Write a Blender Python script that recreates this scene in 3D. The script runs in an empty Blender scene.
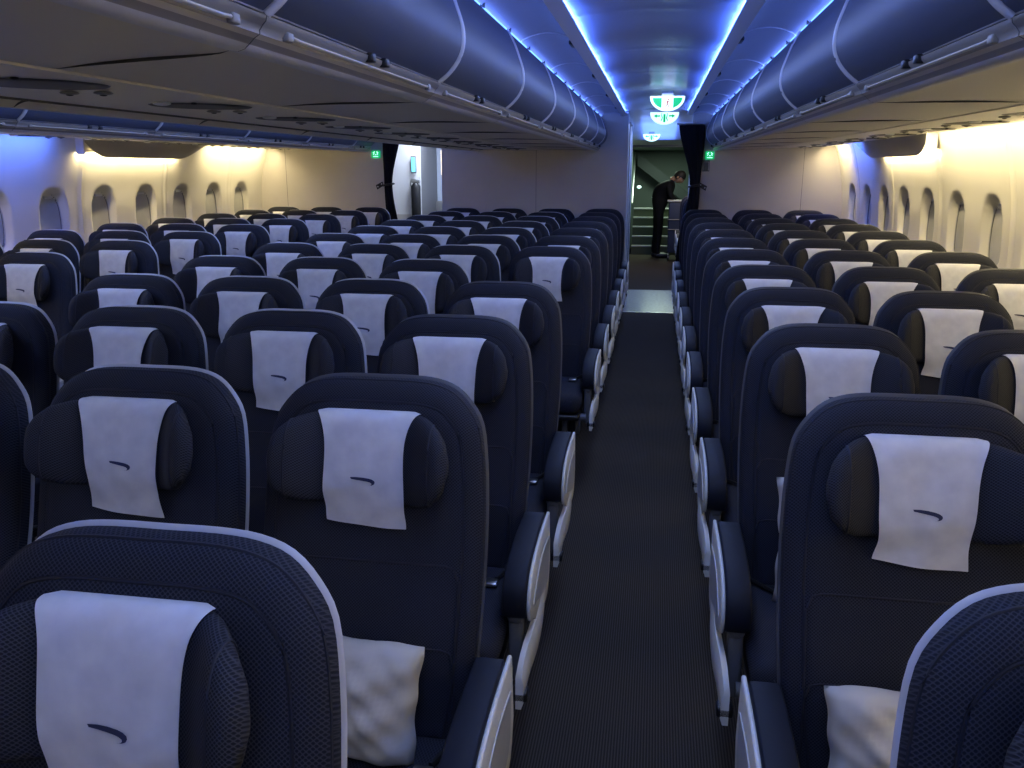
import bpy, bmesh, math, random
from mathutils import Vector
random.seed(7)
S = bpy.context.scene
C = S.collection
PI = math.pi
ZC = 1.584            # eye height; heights measured from the eye are ZC + dz
P = 0.787             # seat pitch
D0 = 0.893            # first seat row in view
HALF = -1.36          # centre line of the cabin

# ------------------------------------------------------------------ materials
def mat(name, col, rough=0.6, metal=0.0, emit=None, es=0.0, spec=0.5):
    m = bpy.data.materials.new(name); m.use_nodes = True
    b = m.node_tree.nodes['Principled BSDF']
    b.inputs['Base Color'].default_value = (*col, 1)
    b.inputs['Roughness'].default_value = rough
    b.inputs['Metallic'].default_value = metal
    b.inputs['Specular IOR Level'].default_value = spec
    if emit:
        b.inputs['Emission Color'].default_value = (*emit, 1)
        b.inputs['Emission Strength'].default_value = es
    return m

def nn(m, t, **kw):
    n = m.node_tree.nodes.new(t)
    for k, v in kw.items(): setattr(n, k, v)
    return n

def noise_var(m, c1, c2, scale, bump=0.0, detail=4.0, bscale=None, coord='Object'):
    nt = m.node_tree; b = nt.nodes['Principled BSDF']
    tc = nn(m, 'ShaderNodeTexCoord'); no = nn(m, 'ShaderNodeTexNoise')
    no.inputs['Scale'].default_value = scale; no.inputs['Detail'].default_value = detail
    nt.links.new(tc.outputs[coord], no.inputs['Vector'])
    cr = nn(m, 'ShaderNodeValToRGB')
    cr.color_ramp.elements[0].position = .35; cr.color_ramp.elements[1].position = .65
    cr.color_ramp.elements[0].color = (*c1, 1); cr.color_ramp.elements[1].color = (*c2, 1)
    nt.links.new(no.outputs['Fac'], cr.inputs['Fac']); nt.links.new(cr.outputs['Color'], b.inputs['Base Color'])
    if bump:
        n2 = nn(m, 'ShaderNodeTexNoise'); n2.inputs['Scale'].default_value = bscale or scale
        nt.links.new(tc.outputs[coord], n2.inputs['Vector'])
        bp = nn(m, 'ShaderNodeBump'); bp.inputs['Strength'].default_value = bump; bp.inputs['Distance'].default_value = .004
        nt.links.new(n2.outputs['Fac'], bp.inputs['Height']); nt.links.new(bp.outputs['Normal'], b.inputs['Normal'])
    return m

def mesh_fabric(name, dark, light, px=.0066, pz=.0072):
    """knitted spacer fabric: a lattice of small diamonds, dark cells between lighter threads"""
    m = mat(name, dark, .85, spec=.25); nt = m.node_tree; b = nt.nodes['Principled BSDF']
    tc = nn(m, 'ShaderNodeTexCoord'); sp = nn(m, 'ShaderNodeSeparateXYZ'); nt.links.new(tc.outputs['Object'], sp.inputs[0])
    def mth(op, a, bb=None):
        n = nn(m, 'ShaderNodeMath', operation=op)
        for i, v in enumerate((a, bb)):
            if v is None: continue
            if isinstance(v, (int, float)): n.inputs[i].default_value = v
            else: nt.links.new(v, n.inputs[i])
        return n.outputs[0]
    yy = mth('ADD', sp.outputs['Z'], mth('MULTIPLY', sp.outputs['Y'], .6))
    a = mth('MULTIPLY', sp.outputs['X'], 2*PI/px); c = mth('MULTIPLY', yy, 2*PI/pz)
    v = mth('MULTIPLY', mth('ADD', mth('COSINE', a), mth('COSINE', c)), .5)       # -1..1 checker of dots
    cr = nn(m, 'ShaderNodeValToRGB'); e = cr.color_ramp.elements
    e[0].position = 0.0; e[0].color = (*dark, 1); e[1].position = .62; e[1].color = (*light, 1)
    v2 = mth('ABSOLUTE', v)
    inv = mth('SUBTRACT', 1.0, v2)
    nt.links.new(mth('POWER', inv, 3.0), cr.inputs['Fac'])
    nt.links.new(cr.outputs['Color'], b.inputs['Base Color'])
    bp = nn(m, 'ShaderNodeBump'); bp.inputs['Strength'].default_value = .25; bp.inputs['Distance'].default_value = .0012
    nt.links.new(inv, bp.inputs['Height']); nt.links.new(bp.outputs['Normal'], b.inputs['Normal'])
    b.inputs['Sheen Weight'].default_value = .0
    return m

FAB = mesh_fabric('navy_knit', (.006, .008, .018), (.036, .038, .052))
FAB_H = mesh_fabric('charcoal_knit', (.008, .009, .017), (.044, .046, .058), .0056, .006)
LEA = mat('navy_leatherette', (.007, .009, .018), .6, spec=.3)
PIPE = mat('dark_piping', (.009, .011, .022), .7)
SHELL = mat('pale_shell_plastic', (.50, .50, .53), .4)
SHELL_SHADE = mat('shaded_shell_plastic', (.075, .075, .085), .5)  # same shell plastic, its shaded, fabric-wrapped rim put into a darker colour
SIDE = mat('cream_side_plastic', (.80, .78, .70), .38)
BLACK = mat('black_plastic', (.01, .01, .012), .4)
GREYP = mat('grey_plastic', (.17, .17, .18), .45)
STEEL = mat('brushed_steel', (.62, .62, .62), .3, 1.0)
COVER = noise_var(mat('white_nonwoven_cloth', (.7, .7, .72), .9, spec=.15), (.63, .63, .66), (.74, .74, .76), 22, .35, 3, 14)
LOGO = mat('navy_print', (.03, .035, .09), .8)
PILLOW = noise_var(mat('cream_pillow_cloth', (.6, .57, .5), .9, spec=.15), (.54, .51, .44), (.66, .63, .55), 6, .3, 4, 18)
BIN = mat('satin_bin_door', (.10, .115, .17), .5, spec=.25)
BINEDGE = mat('bin_edge_trim', (.66, .66, .70), .35)
STRIP = mat('ceiling_strip', (.82, .82, .86), .4)
BINU = mat('bin_underside', (.72, .67, .58), .5)
RAIL = mat('bin_rail', (.27, .25, .23), .35)
BRASS = mat('pale_rail_line', (.62, .58, .48), .35)
CEIL = mat('satin_ceiling', (.66, .68, .74), .30, spec=.5)
COVE = mat('cove_panel', (.34, .35, .42), .4)
WALL = noise_var(mat('cream_sidewall', (.72, .70, .62), .55), (.80, .77, .68), (.83, .80, .71), 3)
BULK = noise_var(mat('beige_bulkhead', (.55, .52, .48), .5), (.54, .51, .47), (.57, .54, .50), 4)
WHITE = mat('white_panel', (.75, .75, .76), .4)
SEAM = mat('seam_line', (.10, .10, .10), .7)
VAL = mat('grey_valance', (.45, .42, .37), .5)
SHADE = noise_var(mat('window_shade', (.5, .5, .47), .5), (.47, .47, .44), (.54, .54, .50), 6)
CURT = noise_var(mat('navy_curtain', (.008, .009, .018), .8, spec=.2), (.004, .0045, .008), (.007, .0075, .012), 12)
SUIT = mat('black_uniform', (.006, .007, .010), .8, spec=.2)
SKIN = mat('skin', (.50, .30, .21), .5)
HAIR = mat('dark_hair', (.012, .010, .009), .6)
STAIRW = mat('stair_wall', (.09, .115, .10), .6)
STAIRD = mat('stair_stringer', (.035, .045, .045), .6)
STEP = mat('stair_step', (.10, .12, .08), .6)
GREEN = mat('lit_green', (.0, .25, .08), .4, emit=(0.0, .38, .12), es=.7)
LITW = mat('lit_white', (.8, .9, .9), .4, emit=(.60, .95, .92), es=.8)
FIG = mat('exit_figure', (.25, .05, .05), .5, emit=(.35, .10, .10), es=.5)
SCREEN = mat('lit_screen', (.1, .4, .5), .3, emit=(.12, .62, .85), es=1.2)
GFLOOR = noise_var(mat('galley_vinyl', (.30, .31, .34), .22), (.27, .28, .31), (.34, .35, .38), 30)
LEDB = mat('blue_light', (.1, .2, .8), .4, emit=(.16, .42, 1.0), es=1.5)
LEDW = mat('warm_light', (.9, .8, .5), .4, emit=(1.0, .85, .60), es=1.5)

def carpet():
    m = mat('ribbed_carpet', (.02, .02, .024), .95, spec=.1); nt = m.node_tree; b = nt.nodes['Principled BSDF']
    tc = nn(m, 'ShaderNodeTexCoord')
    wv = nn(m, 'ShaderNodeTexWave'); wv.bands_direction = 'X'; wv.inputs['Scale'].default_value = 38; wv.inputs['Distortion'].default_value = .6
    wv.inputs['Detail'].default_value = 2; wv.inputs['Detail Scale'].default_value = 3
    nt.links.new(tc.outputs['Object'], wv.inputs['Vector'])
    cr = nn(m, 'ShaderNodeValToRGB'); cr.color_ramp.elements[0].color = (.028, .024, .019, 1); cr.color_ramp.elements[1].color = (.082, .068, .054, 1)
    nt.links.new(wv.outputs['Fac'], cr.inputs['Fac']); nt.links.new(cr.outputs['Color'], b.inputs['Base Color'])
    no = nn(m, 'ShaderNodeTexNoise'); no.inputs['Scale'].default_value = 260
    nt.links.new(tc.outputs['Object'], no.inputs['Vector'])
    bp = nn(m, 'ShaderNodeBump'); bp.inputs['Strength'].default_value = .5; bp.inputs['Distance'].default_value = .003
    nt.links.new(no.outputs['Fac'], bp.inputs['Height']); nt.links.new(bp.outputs['Normal'], b.inputs['Normal'])
    return m
CARPET = carpet()

# ------------------------------------------------------------------ mesh builder
class MB:
    def __init__(s): s.v = []; s.f = []; s.m = []; s.mats = []
    def mi(s, m):
        if m not in s.mats: s.mats.append(m)
        return s.mats.index(m)
    def face(s, idx, m): s.f.append(tuple(idx)); s.m.append(s.mi(m))
    def box(s, x0, x1, y0, y1, z0, z1, m):
        b = len(s.v)
        s.v += [(x, y, z) for z in (z0, z1) for y in (y0, y1) for x in (x0, x1)]
        for q in ((0, 2, 3, 1), (4, 5, 7, 6), (0, 1, 5, 4), (2, 6, 7, 3), (0, 4, 6, 2), (1, 3, 7, 5)): s.face([b+i for i in q], m)
    def rbox(s, x0, x1, y0, y1, z0, z1, r, m, seg=2):
        bm = bmesh.new(); bmesh.ops.create_cube(bm, size=1)
        for v in bm.verts:
            v.co = Vector(((x0+x1)/2+v.co.x*(x1-x0), (y0+y1)/2+v.co.y*(y1-y0), (z0+z1)/2+v.co.z*(z1-z0)))
        bmesh.ops.bevel(bm, geom=bm.edges[:], offset=r, segments=seg, profile=.5, affect='EDGES')
        b = len(s.v); bm.verts.index_update()
        s.v += [tuple(v.co) for v in bm.verts]
        for f in bm.faces: s.face([b+v.index for v in f.verts], m)
        bm.free()
    def extr(s, poly, axis, a0, a1, m, mcap=None):
        """extrude a closed 2D polygon along an axis; poly coords are the other two axes in order"""
        n = len(poly); b = len(s.v)
        def put(p, a):
            return {'x': (a, p[0], p[1]), 'y': (p[0], a, p[1]), 'z': (p[0], p[1], a)}[axis]
        s.v += [put(p, a0) for p in poly] + [put(p, a1) for p in poly]
        for i in range(n):
            j = (i+1) % n; s.face((b+i, b+j, b+n+j, b+n+i), m)
        s.face([b+i for i in reversed(range(n))], mcap or m); s.face([b+n+i for i in range(n)], mcap or m)
    def tube(s, pts, r, m, seg=8, closed=False, radii=None):
        pts = [Vector(p) for p in pts]; n = len(pts); b = len(s.v)
        for i, p in enumerate(pts):
            if closed: t = pts[(i+1) % n]-pts[i-1]
            else: t = pts[min(i+1, n-1)]-pts[max(i-1, 0)]
            t.normalize()
            up = Vector((0, 0, 1)) if abs(t.z) < .9 else Vector((0, 1, 0))
            a = t.cross(up).normalized(); c = a.cross(t)
            rr = radii[i] if radii else r
            for k in range(seg):
                w = 2*PI*k/seg; s.v.append(tuple(p+a*math.cos(w)*rr+c*math.sin(w)*rr))
        for i in range(n if closed else n-1):
            for k in range(seg):
                j = (i+1) % n; l = (k+1) % seg
                s.face((b+i*seg+k, b+i*seg+l, b+j*seg+l, b+j*seg+k), m)
        if not closed:
            s.face([b+k for k in reversed(range(seg))], m); s.face([b+(n-1)*seg+k for k in range(seg)], m)
    def grid(s, fn, nu, nv, m, closed_u=False):
        b = len(s.v)
        for j in range(nv+1):
            for i in range(nu if closed_u else nu+1): s.v.append(tuple(fn(i/nu, j/nv)))
        w = nu if closed_u else nu+1
        for j in range(nv):
            for i in range(nu):
                k = (i+1) % w
                s.face((b+j*w+i, b+j*w+k, b+(j+1)*w+k, b+(j+1)*w+i), m)
        return b, w
    def sphere(s, c, r, m, nu=14, nv=9, sq=1):
        def fn(u, v):
            a = 2*PI*u; t = PI*(.001+.998*v)
            f = lambda q: math.copysign(abs(q)**sq, q)
            return (c[0]+r[0]*f(math.sin(t)*math.cos(a)), c[1]+r[1]*f(math.sin(t)*math.sin(a)), c[2]+r[2]*f(math.cos(t)))
        s.grid(fn, nu, nv, m, True)
    def mesh(s, name, smooth=None):
        me = bpy.data.meshes.new(name); me.from_pydata([tuple(v) for v in s.v], [], s.f)
        for m in s.mats: me.materials.append(m)
        me.polygons.foreach_set('material_index', s.m)
        bm = bmesh.new(); bm.from_mesh(me); bmesh.ops.recalc_face_normals(bm, faces=bm.faces[:])
        if smooth is not None:
            lim = math.radians(smooth)
            for f in bm.faces: f.smooth = True
            for e in bm.edges:
                if len(e.link_faces) == 2 and e.calc_face_angle(0) > lim: e.smooth = False
        bm.to_mesh(me); bm.free(); me.update()
        return me

def link(name, me, parent=None, loc=(0, 0, 0)):
    o = bpy.data.objects.new(name, me); C.objects.link(o)
    if parent: o.parent = parent
    o.location = loc
    return o
def empty(name, loc):
    o = bpy.data.objects.new(name, None); C.objects.link(o); o.location = loc; o.empty_display_size = .1
    return o
def tag(o, label=None, cat=None, group=None, kind=None):
    if label: o['label'] = label
    if cat: o['category'] = cat
    if group: o['group'] = group
    if kind: o['kind'] = kind
    return o
def struct(name, mb, smooth=None):
    return tag(link(name, mb.mesh(name, smooth)), kind='structure')

def catmull(pts, n=4):
    out = []
    for i in range(len(pts)-1):
        p0 = pts[max(i-1, 0)]; p1 = pts[i]; p2 = pts[i+1]; p3 = pts[min(i+2, len(pts)-1)]
        for k in range(n):
            t = k/n
            out.append(tuple(.5*((2*b)+(-a+c)*t+(2*a-5*b+4*c-d)*t*t+(-a+3*b-3*c+d)*t**3) for a, b, c, d in zip(p0, p1, p2, p3)))
    out.append(tuple(pts[-1]))
    return out
def sst(x, a, b):
    t = min(1, max(0, (x-a)/(b-a))); return t*t*(3-2*t)

# ------------------------------------------------------------------ seat meshes (local: faces -y, floor at z 0, top of the back near y 0)
HALF_OUT = catmull([(0, 1.155), (.07, 1.155), (.123, 1.150), (.165, 1.135), (.198, 1.104), (.222, 1.062), (.233, .99), (.238, .90),
                    (.239, .79), (.237, .68), (.231, .58), (.219, .49), (.20, .425), (.12, .405), (0, .40)], 3)
def yb(z):                                # plane of the reclined back
    t = 1.165-z
    return -t*.235 - .018*math.exp(-((z-.62)/.13)**2)
def inset(out, d):
    res = []
    n = len(out)
    for i, (x, z) in enumerate(out):
        a = out[max(i-1, 0)]; b = out[min(i+1, n-1)]
        tx, tz = b[0]-a[0], b[1]-a[1]; l = math.hypot(tx, tz) or 1
        nx, nz = tz/l, -tx/l              # inward normal for a path running from top centre round the right side
        if i == 0 or i == n-1: nx = 0; nz = -1 if i == 0 else 1
        res.append((max(0, x+nx*d), z+nz*d))
    return res
def plate(mb, out, rings, m, front=True, back=True, nx=6):
    loops = []
    for d, y in rings:
        h = inset(out, d)
        full = [(x, z) for x, z in h] + [(-x, z) for x, z in reversed(h[1:-1])]
        b = len(mb.v); mb.v += [(x, yb(z)+y, z) for x, z in full]; loops.append((b, len(full), h, y))
    for (b0, n, _, _), (b1, _, _, _) in zip(loops, loops[1:]):
        for i in range(n):
            j = (i+1) % n; mb.face((b0+i, b0+j, b1+j, b1+i), m)
    for use, (b, n, h, y) in ((back, loops[0]), (front, loops[-1])):
        if not use: continue
        H = len(h)-1; rows = []
        for i in range(1, H):
            x, z = h[i]; r = [b+i]
            for k in range(1, nx):
                xx = x-2*x*k/nx
                mb.v.append((xx, yb(z)+y, z)); r.append(len(mb.v)-1)
            r.append(b+n-i); rows.append(r)
        mb.face([b]+rows[0][::-1], m) if False else mb.face(rows[0]+[b], m)
        for r0, r1 in zip(rows, rows[1:]):
            for k in range(nx): mb.face((r0[k], r0[k+1], r1[k+1], r1[k]), m)
        mb.face(rows[-1]+[b+H], m)

def build_back():
    mb = MB()
    plate(mb, HALF_OUT, [(.012, .026), (.002, .024), (0, .012), (0, -.006), (.003, -.018), (.010, -.028), (.022, -.036), (.034, -.039),
                         (.037, -.035), (.040, -.039), (.055, -.042), (.075, -.043)], FAB, nx=8)
    # piping round the face and the seams of the quilting
    def loop(d, y, r):
        h = inset(HALF_OUT, d); full = h+[(-x, z) for x, z in reversed(h[1:-1])]
        mb.tube([(x, yb(z)+y, z) for x, z in full], r, PIPE, 6, True)
    loop(.0375, -.037, .003); loop(.001, -.010, .0025)
    for z in (.80, .64):
        pts = [(-.196, yb(z-.03)-.0425, z-.028), (-.186, yb(z)-.0425, z-.006), (-.168, yb(z)-.0430, z), (0, yb(z)-.0435, z), (.168, yb(z)-.0430, z), (.186, yb(z)-.0425, z-.006), (.196, yb(z-.03)-.0425, z-.028)]
        mb.tube(pts, .0022, PIPE, 6)
    for sx in (-1, 1):
        mb.tube([(sx*.198, yb(z)-.0425, z) for z in [.47+.02*i for i in range(16)]], .0022, PIPE, 6)
    return mb.mesh('backrest', 50)
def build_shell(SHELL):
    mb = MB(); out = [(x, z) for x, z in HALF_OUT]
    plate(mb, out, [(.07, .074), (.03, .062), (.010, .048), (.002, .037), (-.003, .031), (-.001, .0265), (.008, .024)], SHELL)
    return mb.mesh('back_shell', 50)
def hr_mid(u):                            # headrest: forward offset, half height and half depth across its width
    a = abs(u)
    f = -.026-.074*sst(a, .46, .97)
    th = .028+.014*sst(a, .4, .8)
    hz = .090
    e = (1-max(0, (a-.46)/.54)**2.3)
    e = max(e, 0.0)**.5
    return f, hz*(.16+.84*e), th*(.25+.75*e)
HRX = .184; HRZ = 1.010
def build_headrest():
    mb = MB()
    def fn(a, v):
        u = -1+2*v; u = math.sin(u*PI/2)*.15+u*.85
        f, hz, th = hr_mid(u); w = 2*PI*a
        c, s_ = math.cos(w), math.sin(w)
        z = HRZ+hz*math.copysign(abs(s_)**.75, s_) + .012*sst(abs(u), .45, .9)
        y = yb(z)-.046+f+.02 - th*math.copysign(abs(c)**.8, c)
        return (u*HRX, y, z)
    b, w = mb.grid(fn, 24, 36, FAB_H, True)
    mb.face([b+i for i in range(24)], FAB_H); mb.face([b+36*24+i for i in range(24)], FAB_H)
    for sx in (-1, 1):                    # welt at each wing
        pts = []
        for k in range(24):
            f, hz, th = hr_mid(.80); w_ = 2*PI*k/24; c, s_ = math.cos(w_), math.sin(w_)
            z = HRZ+hz*math.copysign(abs(s_)**.75, s_)+.010
            pts.append((sx*.80*HRX, yb(z)-.026+f-th*math.copysign(abs(c)**.8, c), z))
        mb.tube(pts, .0022, PIPE, 6, True)
    return mb.mesh('headrest', 60)
def build_cover(seed):
    rnd = random.Random(seed); mb = MB()
    ph = [rnd.uniform(0, 6) for _ in range(4)]; sk = rnd.uniform(-.008, .008); ln = rnd.uniform(-.008, .008)
    NU, NV = 14, 34
    ZH = .872-ln
    def fn(a, v):
        q = (a-.5)*2
        hwid = .110-.028*sst(v, .0, .50)+.004*sst(v, .8, 1)+.003*math.sin(v*7+ph[1])
        x = q*hwid+sk*v
        f, hz, th = hr_mid(x/HRX); th += .006; hz += .005
        def at(w):
            c, s_ = math.cos(w), math.sin(w)
            zz = HRZ+hz*math.copysign(abs(s_)**.75, s_)
            return yb(zz)-.026+f-th*math.copysign(abs(c)**.8, c), zz
        V1 = .60
        if v < V1:
            y, zz = at(math.radians(104-129*v/V1))
        else:
            t = (v-V1)/(1-V1); y1, z1 = at(math.radians(-25))
            zz = z1+(ZH-z1-.004*math.sin(a*PI)-.006*q)*t
            y2 = yb(zz)-.054
            y = y1+(y2-y1)*t**1.7-.002*math.sin(t*PI)
        k = sst(v, .1, .3)
        y -= k*(.0018*math.sin(9*a+ph[2]+5*v)+.0014*math.sin(17*v+ph[3]+4*a))+.002*k
        return (x, y, zz)
    mb.grid(fn, NU, NV, COVER)
    def fb(a, v): p = fn(a, v); return (p[0], p[1]+.0015, p[2])
    mb.grid(fb, NU, NV, COVER)
    # printed mark: a thin stroke that swells to the right and hooks back under itself
    top = [(-.024, .0020), (-.012, .0022), (0, .0016), (.012, .0004), (.019, -.0010), (.0235, -.0030), (.0245, -.0052), (.0225, -.0078), (.0180, -.0092), (.012, -.0094)]
    bot = [(-.024, .0012), (-.012, .0000), (0, -.0012), (.010, -.0022), (.0155, -.0032), (.0190, -.0044), (.0198, -.0056), (.0185, -.0068), (.0160, -.0076), (.012, -.0080)]
    b = len(mb.v); z0 = HRZ-.030
    for p, q in zip(top, bot):
        for (x, z) in ((p[0]*1.04, p[1]*1.5+.0013), (q[0]*.96, q[1]*1.5-.0012)):
            X = x+sk*.6; Z = z0+z
            v = min((k/200 for k in range(30, 200)), key=lambda k: abs(fn(.5, k)[2]-Z))
            hwid = .110-.028*sst(v, .0, .50)+.004*sst(v, .8, 1)+.003*math.sin(v*7+ph[1])
            a = .5+(X-sk*v)/hwid/2
            g = fn(a, v); mb.v.append((X, g[1]-.0022, Z))
    for i in range(len(top)-1): mb.face((b+2*i, b+2*i+1, b+2*i+3, b+2*i+2), LOGO)
    return mb.mesh('headrest_cover', 70)
def build_cushion():
    mb = MB()
    mb.rbox(-.237, .237, -.66, -.20, .365, .470, .045, FAB, 4)
    mb.rbox(-.232, .232, -.655, -.22, .335, .368, .012, BLACK)
    mb.tube([(-.19, -.665, .44), (-.19, -.22, .4715), ], .002, PIPE, 6); mb.tube([(.19, -.665, .44), (.19, -.22, .4715)], .002, PIPE, 6)
    return mb.mesh('cushion', 50)
def arm_profile():
    return catmull([(-.14, .675), (-.28, .677), (-.40, .668), (-.47, .650), (-.510, .618), (-.522, .580), (-.518, .548), (-.500, .532), (-.470, .538), (-.42, .572), (-.33, .605), (-.14, .622)], 3)
def build_arm():
    mb = MB(); mb.extr(arm_profile(), 'x', -.031, .031, LEA)
    return bevelled(mb, .006, 'armrest')
def bevelled(mb, r, name, ang=40):
    me = mb.mesh(name)
    bm = bmesh.new(); bm.from_mesh(me)
    ed = [e for e in bm.edges if len(e.link_faces) == 2 and e.calc_face_angle(0) > math.radians(ang)]
    bmesh.ops.bevel(bm, geom=ed, offset=r, segments=2, profile=.5, affect='EDGES', clamp_overlap=True)
    for f in bm.faces: f.smooth = True
    for e in bm.edges:
        if len(e.link_faces) == 2 and e.calc_face_angle(0) > math.radians(55): e.smooth = False
    bm.to_mesh(me); bm.free(); return me
def build_mid_arm():
    mb = MB()
    pr = catmull([(-.12, .655), (-.30, .655), (-.46, .640), (-.535, .612), (-.545, .590), (-.52, .580), (-.44, .590), (-.30, .600), (-.12, .600)], 3)
    mb.extr(pr, 'x', -.022, .022, LEA)
    return bevelled(mb, .005, 'armrest')
def build_side(s):                        # s = +1: aisle on +x
    mb = MB()
    # D-shaped plate on the aisle face of the armrest, pale, with a darker inner field
    pr = catmull([(-.11, .666), (-.27, .670), (-.39, .661), (-.46, .643), (-.500, .613), (-.515, .578), (-.510, .548), (-.490, .520), (-.44, .50), (-.38, .465), (-.31, .435), (-.22, .42), (-.13, .43), (-.09, .51)], 3)
    mb.extr(pr, 'x', *sorted((s*.031, s*.041)), SIDE)
    me = bevelled(mb, .004, 'side_panel')
    return me
def build_side_inlay(s):
    mb = MB()
    pr = catmull([(-.14, .60), (-.27, .612), (-.37, .598), (-.44, .565), (-.455, .545), (-.40, .53), (-.31, .50), (-.20, .47), (-.15, .50)], 3)
    mb.extr(pr, 'x', *sorted((s*.0405, s*.0435)), mat_inlay)
    return mb.mesh('inlay', 40)
mat_inlay = mat('pale_grey_inlay', (.50, .50, .50), .45)
def build_shroud(s):
    mb = MB()
    N = 18
    # curved band along the seat pan, bowed a little into the aisle
    def c(t):
        y = -.10-.50*t; z = .465-.065*t-.03*math.sin(t*PI)
        if t > .8: z -= .05*((t-.8)/.2)**2
        return (s*(.020+.016*math.sin(t*PI*.9)), y, z)
    b = len(mb.v)
    for i in range(N+1):
        t = i/N; x, y, z = c(t); h = .044+.006*math.sin(t*PI)
        w = .010
        for dx, dz in ((-w, -h), (w*.4, -h), (w, -h*.6), (w, h*.6), (w*.4, h), (-w, h)):
            mb.v.append((x+s*dx, y, z+dz))
    for i in range(N):
        for k in range(6): mb.face((b+i*6+k, b+i*6+(k+1) % 6, b+(i+1)*6+(k+1) % 6, b+(i+1)*6+k), SIDE)
    mb.face([b+k for k in range(6)], SIDE); mb.face([b+N*6+k for k in range(6)], SIDE)
    return mb.mesh('seat_side_band', 50)
def build_clip(s):
    mb = MB(); mb.rbox(*sorted((s*.004, s*.044)), -.60, -.56, .325, .352, .005, BLACK)
    return mb.mesh('clip', 50)
def build_post():
    mb = MB(); mb.rbox(-.018, .018, -.50, -.44, .33, .565, .010, GREYP); mb.rbox(-.02, .02, -.51, -.47, .50, .55, .012, GREYP)
    return mb.mesh('armrest_support', 50)
def build_leg(front):
    mb = MB()
    if front: poly = [(-.60, .0), (-.52, .0), (-.50, .02), (-.46, .30), (-.46, .335), (-.56, .335), (-.56, .30), (-.595, .03)]
    else: poly = [(-.16, .0), (-.04, .0), (-.05, .025), (-.26, .30), (-.26, .335), (-.36, .335), (-.35, .30), (-.16, .03)]
    mb.extr(poly, 'x', -.014, .014, GREYP)
    return bevelled(mb, .003, 'leg')
def build_beam():
    mb = MB(); 
    for y in (-.29, -.53): mb.tube([(-.26, y, .325), (.26, y, .325)], .02, GREYP, 10)
    mb.box(-.20, .20, -.50, -.33, .23, .33, BLACK)
    return mb.mesh('seat_beam', 50)
def build_belt(k):
    mb = MB()
    if k: mb.tube([(-.236, -.20, .47), (-.20, -.24, .482), (-.12, -.32, .478), (-.05, -.36, .478)], .006, BLACK, 6)
    else: mb.tube([(.236, -.20, .47), (.21, -.25, .482), (.18, -.32, .478)], .006, BLACK, 6)
    return mb.mesh('seat_belt', 50)
def build_buckle():
    mb = MB(); mb.rbox(.150, .190, -.365, -.330, .474, .486, .004, STEEL)
    return mb.mesh('buckle', 50)
def build_hinge():
    mb = MB()
    mb.rbox(-.022, .022, -.20, -.12, .34, .57, .012, GREYP)
    return mb.mesh('armrest_hinge', 50)

M = dict(back=build_back(), shell=[build_shell(SHELL), build_shell(SHELL_SHADE)], head=build_headrest(), cov=[build_cover(k) for k in range(6)], cushion=build_cushion(),
         arm=build_arm(), mid=build_mid_arm(), legf=build_leg(True), legr=build_leg(False), beam=build_beam(), belt=[build_belt(0), build_belt(1)],
         buckle=build_buckle(), post=build_post(), hinge=build_hinge(),
         side={s: build_side(s) for s in (-1, 1)}, inlay={s: build_side_inlay(s) for s in (-1, 1)}, band={s: build_shroud(s) for s in (-1, 1)}, clip={s: build_clip(s) for s in (-1, 1)})

# copy_of a seat: parts are new objects that share the meshes above
def make_seat(loc, label, group, aisle=0, own=-1, wall=0, near=True, rnd=random, dark=0):
    r = tag(empty('airline_seat', loc), label, 'airline seat', group)
    dz = rnd.uniform(-.004, .004)
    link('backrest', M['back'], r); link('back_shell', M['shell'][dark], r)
    h = link('headrest', M['head'], r, (0, 0, dz))
    c = link('headrest_cover', M['cov'][rnd.randrange(6)], h); c['label'] = 'white cloth headrest cover with a small printed mark'
    link('cushion', M['cushion'], r)
    sides = set()
    if aisle: sides.add(aisle)
    for s in sides:
        a = link('armrest', M['arm'], r, (s*.264, -.01, -.06)); a['label'] = 'navy armrest at the aisle end'
        sp = link('side_panel', M['side'][s], a)
        sp['label'] = 'cream curved side panel'; link('inlay', M['inlay'][s], a)
        b = link('seat_side_band', M['band'][s], r, (s*.266, -.01, -.03)); b['label'] = 'cream band along the aisle side'
        link('clip', M['clip'][s], b)
        link('armrest_support', M['post'], r, (s*.262, 0, -.05)); link('armrest_hinge', M['hinge'], r, (s*.264, 0, 0))
    if own and own != aisle:
        link('armrest', M['mid'], r, (own*.2615, 0, -.02))
    if wall: link('armrest', M['mid'], r, (wall*.2615, 0, 0))
    link('seat_beam', M['beam'], r)
    if aisle or own: 
        x = (aisle or own)*.15
        link('leg', M['legf'], r, (x, 0, 0)); link('leg', M['legr'], r, (x, 0, 0))
    if near:
        link('seat_belt', M['belt'][0], r); link('seat_belt', M['belt'][1], r); bk = link('buckle', M['buckle'], r); bk['label'] = 'steel belt buckle'
    return r

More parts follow.
